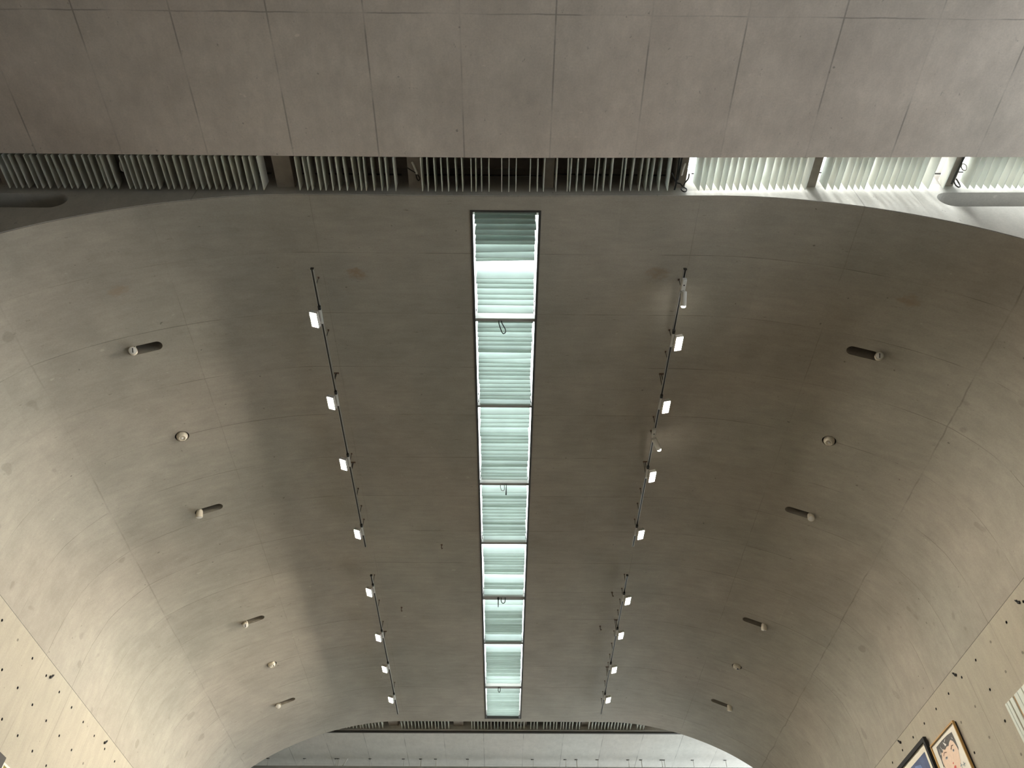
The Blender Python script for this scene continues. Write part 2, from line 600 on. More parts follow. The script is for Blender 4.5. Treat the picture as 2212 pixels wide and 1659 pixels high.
vault = struct(sheet_object('ceiling_vault', pts, tr, M['vault'], lambda c: Vector((-c.x * 0.6, 0, 4.0 - c.z)) if abs(c.x) > 1 else Vector((0, 0, -1))))
thicken(vault, 0.16)

# near end face of the vault: flat wall above the arch, with two long rounded slots
arch = [(x * 1.001, z + 0.004) for x, z in PROF]
loop = [(-7.0, -E), (-4.004, -E)] + arch + [(4.004, -E), (7.0, -E), (7.0, 5.62), (-7.0, 5.62)]
holes = [stadium2(-5.3, -3.245, 5.118, 0.105), stadium2(3.20, 5.3, 5.185, 0.107)]
v2, tr = cdt_sheet(loop, holes, [])
face = struct(sheet_object('wall_near', [(x, near_edge(x) - 0.006, z) for x, z in v2], tr, M['face'], lambda c: Vector((0, -1, 0)), False))
so = face.modifiers.new('thickness', 'SOLIDIFY')
so.thickness, so.offset = 0.12, -1.0
# recess behind the two slots, its shade painted in as darker concrete
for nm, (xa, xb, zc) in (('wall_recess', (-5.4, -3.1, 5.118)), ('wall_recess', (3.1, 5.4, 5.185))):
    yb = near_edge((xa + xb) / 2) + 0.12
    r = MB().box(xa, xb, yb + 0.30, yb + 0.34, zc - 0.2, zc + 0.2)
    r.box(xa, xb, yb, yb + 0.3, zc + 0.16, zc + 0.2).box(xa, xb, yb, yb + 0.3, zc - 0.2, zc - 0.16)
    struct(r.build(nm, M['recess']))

# far end of the vault (seen only from behind the slot)
loop = [(-9.0, -E), (-4.004, -E)] + arch + [(4.004, -E), (5.05, -E), (5.05, 5.62), (-9.0, 5.62)]
v2, tr = cdt_sheet(loop, [], [])
ff = struct(sheet_object('wall_far', [(x, Y1 - 0.002, z) for x, z in v2], tr, M['face'], lambda c: Vector((0, 1, 0)), False))
so = ff.modifiers.new('thickness', 'SOLIDIFY')
so.thickness, so.offset = 0.1, -1.0


# flat concrete soffits either side of the vault, and the roof over everything
def slab(name, x0, x1, yl, yr, z0, z1, mat):
    """box whose y edges may lean: yl, yr give (near, far) y at x=x0.. as functions"""
    xs = [x0, 0.0, x1]
    b = MB()
    for xa, xb in zip(xs, xs[1:]):
        vs = [(x, f(x), z) for x in (xa, xb) for f in (yl, yr) for z in (z0, z1)]
        b.add(vs, [(0, 1, 3, 2), (4, 6, 7, 5), (0, 4, 5, 1), (2, 3, 7, 6), (0, 2, 6, 4), (1, 5, 7, 3)])
    return struct(b.build(name, mat))


slab('ceiling_near', -7.0, 7.0, lambda x: -5.0, lambda x: near_edge(x, 2.49), H, 5.62, M['soffit'])
slab('ceiling_far', -9.0, 5.15, lambda x: 11.83, lambda x: 18.0, H, 5.62, M['soffit_cool'])
rf = MB()
rf.box(-9, SKY_X0 - 0.02, 2.2, 12.2, 5.62, 5.72)
rf.box(SKY_X1 + 0.02, 6.7, 2.80, 12.2, 5.62, 5.72)
rf.box(SKY_X0 - 0.02, SKY_X1 + 0.02, 2.2, 3.16, 5.62, 5.72)
rf.box(SKY_X1 + 0.02, 1.28, 2.2, 2.80, 5.62, 5.72)
rf.box(SKY_X0 - 0.02, SKY_X1 + 0.02, SKY_Y1 + 0.02, 12.2, 5.62, 5.72)
struct(rf.build('roof', M['stub']))

# skylight well: white painted upstand between the shell and the roof
w = MB()
w.box(SKY_X0 - 0.03, SKY_X0, SKY_Y0 - 0.03, SKY_Y1 + 0.03, H + 0.10, 5.73)
w.box(SKY_X1, SKY_X1 + 0.03, SKY_Y0 - 0.03, SKY_Y1 + 0.03, H + 0.10, 5.73)
w.box(SKY_X0 - 0.03, SKY_X1 + 0.03, SKY_Y0 - 0.03, SKY_Y0, H + 0.10, 5.73)
w.box(SKY_X0 - 0.03, SKY_X1 + 0.03, SKY_Y1, SKY_Y1 + 0.03, H + 0.10, 5.73)
win = struct(w.build('window_1', M['well']))
fr = MB()
fr.box(SKY_X0, SKY_X0 + 0.018, SKY_Y0, SKY_Y1, H - 0.004, H + 0.05)
fr.box(SKY_X1 - 0.018, SKY_X1, SKY_Y0, SKY_Y1, H - 0.004, H + 0.05)
fr.box(SKY_X0 + 0.018, SKY_X1 - 0.018, SKY_Y0, SKY_Y0 + 0.014, H - 0.004, H + 0.07)
fr.box(SKY_X0 + 0.018, SKY_X1 - 0.018, SKY_Y1 - 0.014, SKY_Y1, H - 0.004, H + 0.05)
fr.build('frame', M['dark'], win)

# side walls of the vaulted room with their rows of tie holes
TIE_Z = [3.31, 3.05, 2.79, 2.53, 2.27, 2.01]
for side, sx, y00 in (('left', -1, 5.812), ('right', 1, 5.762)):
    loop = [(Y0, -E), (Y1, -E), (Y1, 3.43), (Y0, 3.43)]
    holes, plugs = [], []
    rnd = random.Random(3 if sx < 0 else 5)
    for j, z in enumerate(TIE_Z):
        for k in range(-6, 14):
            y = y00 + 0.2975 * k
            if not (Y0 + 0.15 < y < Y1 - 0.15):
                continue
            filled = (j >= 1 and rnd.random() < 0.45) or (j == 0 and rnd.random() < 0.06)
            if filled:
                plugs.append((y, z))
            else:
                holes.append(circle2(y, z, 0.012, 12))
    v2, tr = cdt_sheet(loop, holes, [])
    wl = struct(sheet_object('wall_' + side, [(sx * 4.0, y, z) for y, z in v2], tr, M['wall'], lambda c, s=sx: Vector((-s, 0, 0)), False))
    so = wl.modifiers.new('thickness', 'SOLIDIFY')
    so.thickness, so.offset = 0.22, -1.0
    wl.data.materials.append(M['black'])  # black hole sides: the shade inside the tie holes put into colour
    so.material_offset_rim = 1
    bk = MB().box(sx * 4.221, sx * 4.35, Y0 + 0.13, Y1 - 0.12, -E, 3.42)
    struct(bk.build('wall_core_' + side, M['stub']))
    pl = MB()
    for y, z in plugs:
        pl.cyl((sx * 4.02, y, z), (sx * 3.9985, y, z), 0.0115, 12)
    o = pl.build('plug', M['grey_plug'])
    o['kind'] = 'structure'
    o.name = 'wall_%s_plugs' % side
    # thin dark joint between wall and vault
    struct(MB().box(sx * 3.9990, sx * 4.01, Y0 + 0.01, Y1 - 0.01, 3.4285, 3.4315).build('trim_1' if sx < 0 else 'trim_2', M['dark']))

# floor, and the halls before and behind the vaulted room
struct(MB().box(-9.5, 9.5, 2.6, 11.6, -E - 0.2, -E).build('floor', M['floor']))
struct(MB().box(-9.5, 9.5, -6.0, 2.6, -E - 0.2, -E).build('floor_hall', M['floor_pale']))
struct(MB().box(-9.5, 9.5, 11.6, 18.5, -E - 0.2, -E).build('floor_gallery', M['floor_pale']))


def wall_with_opening(name, x0, x1, ya, yb, oa, ob, z0, z1):
    b = MB()
    b.box(x0, x1, ya, oa, -E, 6.0)
    b.box(x0, x1, ob, yb, -E, 6.0)
    if z0 > -E:
        b.box(x0, x1, oa, ob, -E, z0)
    b.box(x0, x1, oa, ob, z1, 6.0)
    return struct(b.build(name, M['hall']))


struct(MB().box(-7.2, -7.0, -5.0, 2.9, -E, 6.0).build('wall_hall_left', M['hall']))
wall_with_opening('wall_hall_right', 7.0, 7.2, -5.0, 2.9, 0.0, 2.35, -0.5, 5.0)
struct(MB().box(-7.2, 7.2, -5.2, -5.0, -E, 6.0).build('wall_hall_back', M['hall']))
struct(MB().box(-9.2, -9.0, 11.4, 18.2, -E, 6.0).build('wall_gallery_left', M['hall']))
wall_with_opening('wall_gallery_right', 4.95, 5.15, 11.4, 18.2, 11.95, 17.6, -1.2, 5.22)
struct(MB().box(-9.2, 5.15, 18.0, 18.2, -E, 6.0).build('wall_gallery_back', M['hall']))

# ------------------------------------------------------------------ concrete stubs bridging the near and far slots
for xa, xb in ((-3.83, -3.72), (-2.80, -2.69), (-1.757, -1.62), (-0.755, -0.635), (0.255, 0.345), (1.26, 1.345), (2.26, 2.345), (3.305, 3.40), (4.3, 4.4)):
    ya, yb = near_edge(xa, 2.48), near_edge(xa) + 0.02
    zb = 5.355 + 0.012 * max(0, xa)
    struct(MB().box(xa, xb, ya, yb, zb, 5.615, 0, 0.004).build('beam', M['stub']))
for xc in (-2.70, -1.706, -0.704, 0.27, 1.259, 2.2):
    struct(MB().box(xc - 0.075, xc + 0.075, 11.49, 11.84, 5.33, 5.615, 0, 0.004).build('beam', M['stub']))
struct(MB().box(-9, 4.95, 11.79, 11.829, 5.215, 5.235).build('trim_3', M['dark']))
struct(MB().box(-9, 4.95, 11.812, 11.83, 5.262, 5.272).build('trim_4', M['pale_metal']))

# ------------------------------------------------------------------ upright fins in the near slot
NF = [-3.714,-3.665,-3.621,-3.57,-3.509,-3.467,-3.413,-3.355,-3.311,-3.254,-3.21,-3.151,-3.092,-3.043,-2.989,-2.962,-2.908,-2.822,-2.782,-2.74,-2.691,-2.651,-2.599,-2.536,-2.495,-2.437,-2.385,-2.327,-2.281,-2.234,-2.182,-2.136,-2.084,-2.032,-1.985,-1.933,-1.886,-1.828,-1.555,-1.5,-1.463,-1.404,-1.362,-1.307,-1.26,-1.205,-1.145,-1.096,-1.058,-1.003,-0.943,-0.901,-0.842,-0.642,-0.597,-0.546,-0.495,-0.448,-0.39,-0.344,-0.275,-0.24,-0.199,-0.144,-0.049,0.003,0.057,0.16,0.216,0.265,0.357,0.434,0.461,0.51,0.565,0.635,0.663,0.711,0.765,0.834,0.861,0.92,0.982,1.027,1.069,1.121,1.191,1.426,1.475,1.523,1.579,1.625,1.674,1.721,1.777,1.826,1.88,1.942,1.995,2.048,2.088,2.13,2.18,2.234,2.386,2.436,2.485,2.541,2.589,2.632,2.677,2.74,2.794,2.843,2.895,2.947,2.999,3.043,3.084,3.161,3.272,3.46,3.507,3.556,3.615,3.663,3.722,3.777,3.822,3.87,3.92]
fin_b = MB().box(-0.0035, 0.0035, 0, 0.262, 0, 0.14, 0, 0.001)
fin_me = fin_b.mesh('fin', M['fin'], (0, 0, 0))
clip_b = MB().box(-0.006, 0.006, 0.236, 0.25, 0.066, 0.078)
clip_me = clip_b.mesh('clip', M['dark'], (0, 0, 0))
NEAR_BAYS = [(-4.2, -2.86, 'grey upright fins by the long rounded slot, farthest left in the near ceiling gap'),
             (-2.86, -1.76, 'grey upright fins left of the rusty concrete stub with the black gap beside it'),
             (-1.70, -0.80, 'grey upright fins between the rusty stub and the stub with a white cable loop'),
             (-0.72, 0.30, 'thin edge-on fins in the black bay straight above the skylight, one or two missing'),
             (0.30, 1.24, 'edge-on fins in the bay where blue daylight begins to show behind'),
             (1.35, 2.26, 'glowing translucent fins in the first sunlit bay, right of the black cable stub'),
             (2.35, 3.30, 'glowing translucent fins in the second sunlit bay, one wide panel at the end'),
             (3.40, 4.3, 'glowing translucent fins at the far right end above the rounded slot')]
FIN_GROUP = 'banks of fins in the near ceiling gap'
for k, (xa, xb, lab) in enumerate(NEAR_BAYS):
    xs = [x for x in NF if xa <= x < xb]
    xm = sum(xs) / len(xs)
    yb = near_edge(xm, 2.503)
    t = thing('fin_bank', lab, 'louver', (xm, yb, 5.30), FIN_GROUP)
    for x in xs:
        o = bpy.data.objects.new('fin', fin_me)
        COL.objects.link(o)
        o.parent = t
        zf = 5.258 + 0.011 * max(0, x) + 0.003 * min(0, x)
        o.location = (x - xm, near_edge(x, 2.503) - yb, zf - 5.30)
        o.rotation_euler = (0, math.radians(random.gauss(0, 1.4)), math.radians(random.gauss(0, 0.5)))
        if 1.35 < x < 2.3:
            o.rotation_euler[1] -= math.radians(9.0 * (2.3 - x) / 0.9)
        if abs(x + 2.908) < 0.01:
            o.rotation_euler[1] = math.radians(-9)
        if abs(x - 3.272) < 0.01:
            o.rotation_euler[1] = math.radians(10)
        if abs(x - 0.834) < 0.01 or abs(x - 0.635) < 0.01 or abs(x - 0.434) < 0.01:
            o.rotation_euler[1] = math.radians(8)
    # two thin rails the fins hang from
    rl = MB()
    for yy in (0.05, 0.21):
        rl.box(min(xs) - 0.03, max(xs) + 0.03, yb + yy - 0.004, yb + yy + 0.004, 5.415 + 0.011 * max(0, xm), 5.425 + 0.011 * max(0, xm))
    rl.build('hanging_rail', M['dark'], t)

# ------------------------------------------------------------------ fins in the far slot
FF = [-2.531,-2.5,-2.458,-2.411,-2.364,-2.311,-2.258,-2.198,-2.158,-2.111,-2.065,-2.011,-1.965,-1.911,-1.858,-1.564,-1.518,-1.464,-1.411,-1.357,-1.304,-1.257,-1.204,-1.151,-1.104,-1.05,-1.004,-0.95,-0.903,-0.85,-0.496,-0.456,-0.402,-0.353,-0.302,-0.255,-0.202,-0.148,-0.099,-0.051,0.006,0.066,0.102,0.153,0.205,0.253,0.301,0.404,0.454,0.502,0.601,0.647,0.701,0.754,0.798,0.865,0.902,0.947,0.997,1.043,1.103,1.149,1.292,1.344,1.39,1.438,1.488,1.539,1.589,1.637,1.686,1.733,1.781,1.829,1.879,1.931,2.034,2.084,2.132]
ffin_me = MB().box(-0.0045, 0.0045, 0, 0.275, 0, 0.14).mesh('fin', M['fin'], (0, 0, 0))
for xa, xb, lab in ((-2.6, -1.8, 'tiny pale fins tapering off under the left shoulder of the far arch'),
                    (-1.8, -0.8, 'tiny pale fins of the far gap between its two plain concrete stubs'),
                    (-0.8, 0.26, 'tiny pale fins of the far gap right below the end of the skylight'),
                    (0.26, 1.25, 'tiny unevenly spaced fins of the far gap, right of the skylight end'),
                    (1.25, 2.3, 'tiny pale fins tapering off under the right shoulder of the far arch')):
    xs = [x for x in FF if xa <= x < xb]
    xm = sum(xs) / len(xs)
    t = thing('fin_bank', lab, 'louver', (xm, 11.52, 5.28), 'banks of fins in the far ceiling gap')
    for x in xs:
        o = bpy.data.objects.new('fin', ffin_me)
        COL.objects.link(o)
        o.parent = t
        o.location = (x - xm, 0, -0.012)
        o.rotation_euler = (0, math.radians(random.gauss(0, 1.2)), 0)
    MB().box(min(xs) - 0.03, max(xs) + 0.03, 11.56, 11.57, 5.41, 5.42).build('hanging_rail', M['dark'], t)

# ------------------------------------------------------------------ skylight: eight banks of cross slats between white beams
SL = [[2.955,3.0,3.043,3.095,3.139,3.193,3.225,3.301,3.35,3.383,3.551,3.598,3.644,3.706,3.757,3.814,3.896],
      [4.001,4.06,4.1,4.157,4.205,4.252,4.301,4.328,4.407,4.453,4.502,4.554,4.601,4.649,4.702,4.754,4.803,4.853,4.894,4.955],
      [5.097,5.151,5.212,5.267,5.347,5.393,5.444,5.49,5.546,5.599,5.652,5.701,5.737,5.797,5.834,5.886,5.937,5.984,6.032],
      [6.236,6.296,6.332,6.386,6.441,6.474,6.524,6.582,6.635,6.688,6.741,6.773,6.828,6.871,6.922,6.975,7.05],
      [7.313,7.365,7.42,7.468,7.516,7.577,7.626,7.663,7.712,7.889,7.927,7.979,8.018,8.142],
      [8.356,8.5,8.542,8.589,8.626,8.669,8.72,8.763,8.807,8.848,8.886,8.93,8.974,9.004,9.049,9.201,9.235],
      [9.497,9.545,9.594,9.632,9.675,9.724,9.773,9.813,9.856,9.906,9.946,10.001,10.048,10.103,10.151,10.249,10.355],
      [10.589,10.644,10.71,10.773,10.83,10.898,10.951,11.001,11.058,11.116,11.175,11.234,11.293,11.353]]
BEAM = [(3.952, 3.985), (4.972, 4.999), (6.078, 6.114), (7.085, 7.125), (8.172, 8.245), (9.25, 9.29), (10.432, 10.50)]
for a, b in BEAM:
    struct(MB().box(SKY_X0 + 0.0182, SKY_X1 - 0.0182, a, b, H + 0.015, H + 0.22).build('beam', M['beam']))
SLX0, SLX1 = SKY_X0 + 0.034, SKY_X1 - 0.034
sl_me = MB().box(0, SLX1 - SLX0, -0.003, 0.003, 0, 0.125, 0, 0.001).mesh('slat', M['slat'], (0, 0, 0))
ORD = ['nearest', 'second', 'third', 'fourth', 'fifth', 'sixth', 'seventh', 'farthest']
for k, ys in enumerate(SL):
    ym = sum(ys) / len(ys)
    extra_txt = ['white gap in it', 'black loop at its start', 'wide grey slat first', 'black rod at its start',
                 'two bright bands in it', 'bright band at both ends', 'evenly packed', 'ending at the black frame']
    t = thing('slat_bank', 'pale green skylight slats, %s bay from near end, %s' % (ORD[k], extra_txt[k]), 'louver', (SLX0, ym, H + 0.02), 'slat banks of the ceiling skylight')
    for y in ys:
        o = bpy.data.objects.new('slat', sl_me)
        COL.objects.link(o)
        o.parent = t
        tw = math.radians(random.gauss(0, 0.35))
        if abs(y - 3.301) < 0.01 or abs(y - 3.383) < 0.01 or abs(y - 4.407) < 0.01:
            tw = math.radians(-1.6)
        o.location = (random.uniform(-0.006, 0.006), y - ym, 0.0)
        o.rotation_euler = (math.radians(random.gauss(0, 0.9)), 0, tw)
    # small dark end hangers on both sides
    hb = MB()
    for xx in (SLX0 - 0.012, SLX1 + 0.006):
        hb.box(xx, xx + 0.006, max(ys) - 0.12, max(ys) - 0.10, H + 0.03, H + 0.05).box(xx, xx + 0.006, max(ys) - 0.03, max(ys) - 0.005, H + 0.03, H + 0.06)
    hb.build('hanger', M['black'], t)

# ------------------------------------------------------------------ lighting tracks
TZ = 5.11


def track(x, ya, yb, anchors, label, group, light_side):
    t = thing('lighting_track', label, 'track', (x, (ya + yb) / 2, TZ), group)
    b = MB()
    b.box(x - 0.011, x - 0.0065, ya, yb, TZ - 0.003, TZ + 0.017)
    b.box(x + 0.0065, x + 0.011, ya, yb, TZ - 0.003, TZ + 0.017)
    b.box(x - 0.011, x + 0.011, ya, yb, TZ + 0.0155, TZ + 0.019)
    b.build('rail', M['alu'], t)
    MB().box(x - 0.0065, x + 0.0065, ya + 0.002, yb - 0.002, TZ - 0.001, TZ + 0.0155).build('conductor_strip', M['black'], t)
    MB().box(x - 0.0125, x + 0.0125, ya - 0.005, ya, TZ - 0.004, TZ + 0.021).build('end_cap', M['dark'], t)
    for y, bigp in anchors:
        r = MB().cyl((x, y, TZ + 0.018), (x, y, H + 0.01), 0.003 if not bigp else 0.004, 8)
        if bigp:
            r.cyl((x - 0.010, y + 0.03, TZ + 0.017), (x - 0.012, y + 0.01, H + 0.01), 0.003, 8)
        rod = r.build('rod', M['dark'], t)
        MB().box(x - (0.022 if bigp else 0.007), x + (0.022 if bigp else 0.007), y - 0.008, y + 0.008, H - 0.005, H + 0.004).build('anchor_plate', M['rustm'], rod)
    return t


track(-1.54, 3.37, 6.98, [(3.54, 0), (4.08, 0), (4.57, 1), (5.63, 0), (5.76, 1), (6.16, 0), (6.44, 0), (6.67, 0)],
      'long black and silver lighting track left of the skylight, nearer of two', 'lighting tracks of the vault', -1)
track(-1.54, 7.53, 10.98, [(7.71, 0), (8.24, 0), (8.72, 0), (8.96, 1), (10.30, 0)],
      'black and silver lighting track left of the skylight, farther one reaching the far arch', 'lighting tracks of the vault', -1)
track(1.397, 3.345, 6.94, [(3.53, 0), (4.05, 0), (4.29, 0), (4.55, 1), (5.09, 0), (5.28, 0), (5.72, 1), (6.13, 0), (6.37, 0), (6.64, 0)],
      'black lighting track right of the skylight carrying two white cylinder spotlights', 'lighting tracks of the vault', 1)
track(1.397, 7.50, 10.95, [(7.67, 0), (7.96, 0), (8.19, 0), (8.43, 0), (8.66, 1), (8.92, 0), (9.22, 0), (9.50, 0), (9.72, 0), (9.84, 1), (10.23, 0), (10.54, 0), (10.75, 0)],
      'black lighting track right of the skylight with many bent rods, reaching the far arch', 'lighting tracks of the vault', 1)

# track across the soffit beyond the far arch
t = thing('lighting_track', 'thin pale track across the soffit beyond the far arch, hung on short rods', 'track', (0, 12.85, TZ))
MB().box(-4.6, 4.4, 12.833, 12.867, TZ - 0.012, TZ + 0.02).build('rail', M['alu'], t)
FT = [(-3.81, 0), (-3.22, 0), (-2.71, 0), (-2.68, 0), (-2.16, 0), (-1.62, 0), (-1.34, 1), (-1.1, 0), (-0.58, 0), (0.47, 0), (1.0, 0), (1.18, 1), (1.52, 0), (2.02, 0), (2.23, 1), (2.56, 0), (2.6, 0), (3.07, 0), (3.6, 0)]
for x, bigp in FT:
    rod = MB().cyl((x, 12.85, TZ + 0.018), (x, 12.85, H + 0.01), 0.0045 if not bigp else 0.007, 8).build('rod', M['pale_metal'], t)
    MB().box(x - 0.035, x + 0.012, 12.838, 12.862, H - 0.005, H + 0.004).build('anchor_plate', M['dark'], rod)
MB().tube([(-2.60, 12.85, TZ + 0.018), (-2.53, 12.85, H + 0.01)], 0.008, 8).build('brace', M['pale_metal'], t)


# ------------------------------------------------------------------ floodlights on the tracks
def floodlight(x, y, side, label, group, glow_mat='flood'):
    """twin-pane flood hung off the track; panes look down and outwards"""
    t = thing('floodlight', label, 'light', (x, y, TZ), group)
    tilt, rim = (20, 0.014) if side < 0 else (14, 0.016)
    tx = x - side * 0.03
    MB().box(tx - 0.011, tx + 0.011, y - 0.112, y - 0.075, TZ - 0.024, TZ - 0.003, 0, 0.003).build('adaptor', M['black'], t)
    MB().box(tx - 0.009, tx + 0.009, y - 0.075, y + 0.070, TZ - 0.018, TZ - 0.003, 0, 0.003).build('driver_box', M['white'], t)
    rot = Matrix.Rotation(-side * math.radians(tilt), 3, 'Y')
    c = Vector((x + side * 0.016, y, TZ - 0.046))
    up = rot @ Vector((0, 0, 1))
    h = MB()
    h.obox(c + up * 0.014, (0.066, 0.150, 0.018), rot, 0, 0.004)
    for s in (-1, 1):
        h.obox(c + rot @ Vector((s * 0.031, 0, 0.006 - rim / 2)), (0.004, 0.150, rim + 0.008), rot)
        h.obox(c + rot @ Vector((0, s * 0.073, 0.006 - rim / 2)), (0.066, 0.004, rim + 0.008), rot)
    h.build('housing', M['pale_metal'], t)
    MB().obox(c + rot @ Vector((0, 0, 0.0033)), (0.058, 0.011, 0.007), rot).build('divider', M['black'], t)
    for s in (-1, 1):
        MB().obox(c + rot @ Vector((0, s * 0.0375, 0.004)), (0.057, 0.064, 0.006), rot, 0, 0.002).build('lens', M[glow_mat], t)
    MB().tube([(tx + side * 0.008, y + 0.05, TZ - 0.016), (tx + side * 0.02, y + 0.05, TZ - 0.024), c + up * 0.02 + Vector((0, 0.05, 0))], 0.006, 8).build('arm', M['pale_metal'], t)
    return t


FL = [3.825, 4.762, 5.583, 6.68, 7.782, 8.785, 9.574, 10.428]
FR = [4.043, 4.778, 5.729, 6.658, 7.926, 8.701, 9.557, 10.398]
W4 = ['first', 'second', 'third', 'last']
for i, y in enumerate(FL):
    floodlight(-1.565, y, -1, 'lit twin-pane floodlight, %s along the %s track left of the skylight' % (W4[i % 4], 'nearer' if i < 4 else 'farther'), 'floodlights on the ceiling tracks', 'flood' if i < 4 else ('flood_hot' if i in (4, 5) else 'flood_warm'))
for i, y in enumerate(FR):
    floodlight(1.425, y, 1, '%s twin-pane floodlight, %s along the %s track right of the skylight' % ('dimmer' if i == 5 else 'lit', W4[i % 4], 'nearer' if i < 4 else 'farther'),
               'floodlights on the ceiling tracks', 'flood_dim' if i == 5 else 'flood')


def cylinder_spot(x, y, direction, label):
    t = thing('track_spotlight', label, 'light', (x, y, TZ), 'cylinder spotlights on the right track')
    MB().box(x - 0.017, x + 0.017, y - 0.03, y + 0.075, TZ - 0.038, TZ - 0.004, 0, 0.003).build('adaptor', M['white'], t)
    MB().cyl((x, y + 0.02, TZ - 0.0375), (x, y + 0.02, TZ - 0.040), 0.006, 10).build('screw_cover', M['black'], t)
    d = Vector(direction).normalized()
    p0 = Vector((x + 0.004, y + 0.07, TZ - 0.050))
    b = MB()
    b.lathe(p0, d, [(-0.004, 0.014), (0.0, 0.021), (0.004, 0.024), (0.112, 0.024), (0.116, 0.022), (0.116, 0.019), (0.100, 0.019)], 24)
    b.build('lamp_body', M['white'], t, True)
    MB().cyl((x, y + 0.065, TZ - 0.02), p0 + d * 0.015, 0.008, 10).build('swivel', M['white'], t)
    q = p0 + d * 0.106
    MB().lathe(q, d, [(0, 0.0185), (0.012, 0.0195), (0.020, 0.016), (0.025, 0.008), (0.026, 0.0)], 20).build('bulb', M['spot'], t, True)
    return t


cylinder_spot(1.400, 3.445, (0.02, 0.86, -0.50), 'white cylinder spotlight at the near end of the right track, lit')
cylinder_spot(1.385, 5.125, (0.45, 0.72, -0.53), 'white cylinder spotlight midway on the right track, bent outwards, lit')


# ------------------------------------------------------------------ spot lamps poking out of the oblong slots
def slot_lamp(side, y, label, head_dir, slit=True):
    x = side * 3.088
    n, tdir = normal_at_x(x)
    z = at_arc(arc_of_x(x))[1]
    base = Vector((x, y, z))
    t = thing('recessed_spotlight', label, 'light', tuple(base), 'recessed spotlights of the vault')
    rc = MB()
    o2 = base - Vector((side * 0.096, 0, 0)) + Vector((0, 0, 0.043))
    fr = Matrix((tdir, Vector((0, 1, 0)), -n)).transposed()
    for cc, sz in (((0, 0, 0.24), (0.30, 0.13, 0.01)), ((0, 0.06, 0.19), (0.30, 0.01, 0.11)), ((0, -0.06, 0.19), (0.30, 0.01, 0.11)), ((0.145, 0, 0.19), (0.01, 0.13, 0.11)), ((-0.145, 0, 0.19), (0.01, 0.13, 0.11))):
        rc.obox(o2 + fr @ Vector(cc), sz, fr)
    rc.build('added_recess_box', M['recess_shade_brown'], t)  # box added so the inside of the slot looks dark
    d = Vector(head_dir).normalized()
    neck0 = base - n * 0.10 - Vector((side * 0.012, 0, 0))
    pv = base + n * 0.004 - Vector((side * 0.014, 0, 0))
    MB().cyl(neck0, pv, 0.009, 10).build('bracket', M['pale_metal'], t)
    hd = pv + d * 0.012
    b = MB()
    b.lathe(hd, d, [(-0.052, 0.012), (-0.046, 0.022), (-0.03, 0.031), (0.028, 0.034), (0.034, 0.034), (0.036, 0.031), (0.034, 0.029)], 24)
    b.build('lamp_body', M['cream'], t, True)
    MB().lathe(hd + d * 0.0342, d, [(0, 0.029), (0.004, 0.027), (0.007, 0.016), (0.008, 0.0)], 24).build('lens', M['white'], t, True)
    if slit:
        a = d.orthogonal().normalized()
        up = Vector((0.25 * side, 1, 0.2)) - d * Vector((0.25 * side, 1, 0.2)).dot(d)
        up.normalize()
        sd = d.cross(up)
        rot = Matrix((sd, up, d)).transposed()
        MB().obox(hd + d * 0.041, (0.007, 0.038, 0.004), rot).build('slit', M['black'], t)
    rim = MB().tube([neck0 + Vector((-side * 0.03, 0.01, 0.0)), neck0 + Vector((-side * 0.045, 0.0, -0.05)), pv - n * 0.03], 0.004, 6)
    rim.build('wire', M['pale_metal'], t)
    return t


PLACE = ['nearest the viewer', 'second from the near end', 'third from the near end', 'farthest, by the far arch']
HL = [(0.35, -0.72, -0.6), (0.1, 0.35, -0.93), (0.4, -0.45, -0.8), (0.2, -0.7, -0.7)]
HR = [(-0.3, -0.72, -0.62), (-0.25, -0.3, -0.92), (-0.05, 0.45, -0.9), (-0.05, 0.5, -0.85)]
for i, y in enumerate(SPOT_Y):
    slot_lamp(-1, y - 0.004, 'pale spotlight poking from an oblong hole in the left curve, %s' % PLACE[i], HL[i], i in (0, 2))
for i, y in enumerate(SPOT_Y):
    slot_lamp(1, y - 0.010, 'pale spotlight poking from an oblong hole in the right curve, %s' % PLACE[i], HR[i], i in (0, 2))


def eyeball(side, y, label, slit):
    x = side * EYE_X
    n, tdir = normal_at_x(x)
    z = at_arc(arc_of_x(x))[1]
    c = Vector((x, y, z)) - n * 0.006
    t = thing('eyeball_downlight', label, 'light', tuple(c), 'eyeball downlights of the vault')
    R = 0.049
    d = (n + Vector((0, -0.12, 0))).normalized()
    prof = [(R * math.cos(math.pi - a), R * math.sin(math.pi - a)) for a in [math.pi * k / 20 for k in range(1, 17)]]
    prof += [(R * 0.80, R * 0.50), (R * 0.72, R * 0.46), (R * 0.72, R * 0.36), (R * 0.80, R * 0.34), (R * 0.70, R * 0.22)]
    MB().lathe(c, d, prof, 28).build('ball', M['cream'], t, True)
    MB().lathe(c + d * R * 0.66, d, [(0, R * 0.22), (R * 0.16, R * 0.18), (R * 0.2, 0)], 18).build('lens', M['white'], t, True)
    if slit:
        MB().obox(c + d * R * 0.86 + Vector((0.02, 0, 0.0)), (0.03, 0.012, 0.02)).build('slit', M['black'], t)
    cup = MB().lathe(c + n * 0.006, -n, [(0, 0.0625), (0.09, 0.0625), (0.09, 0.0), (0.092, 0.0), (0.092, 0.066), (0, 0.066), (0, 0.0625)], 28, 0, False)
    cup.build('recess_cup', M['dark'], t, True)
    return t


for side, sname in ((-1, 'left'), (1, 'right')):
    eyeball(side, EYE_Y[0], 'cream eyeball downlight in a round hole, nearer one in the %s curve' % sname, False)
    eyeball(side, EYE_Y[1], 'small cream eyeball downlight in a round hole, farther one in the %s curve' % sname, side > 0)

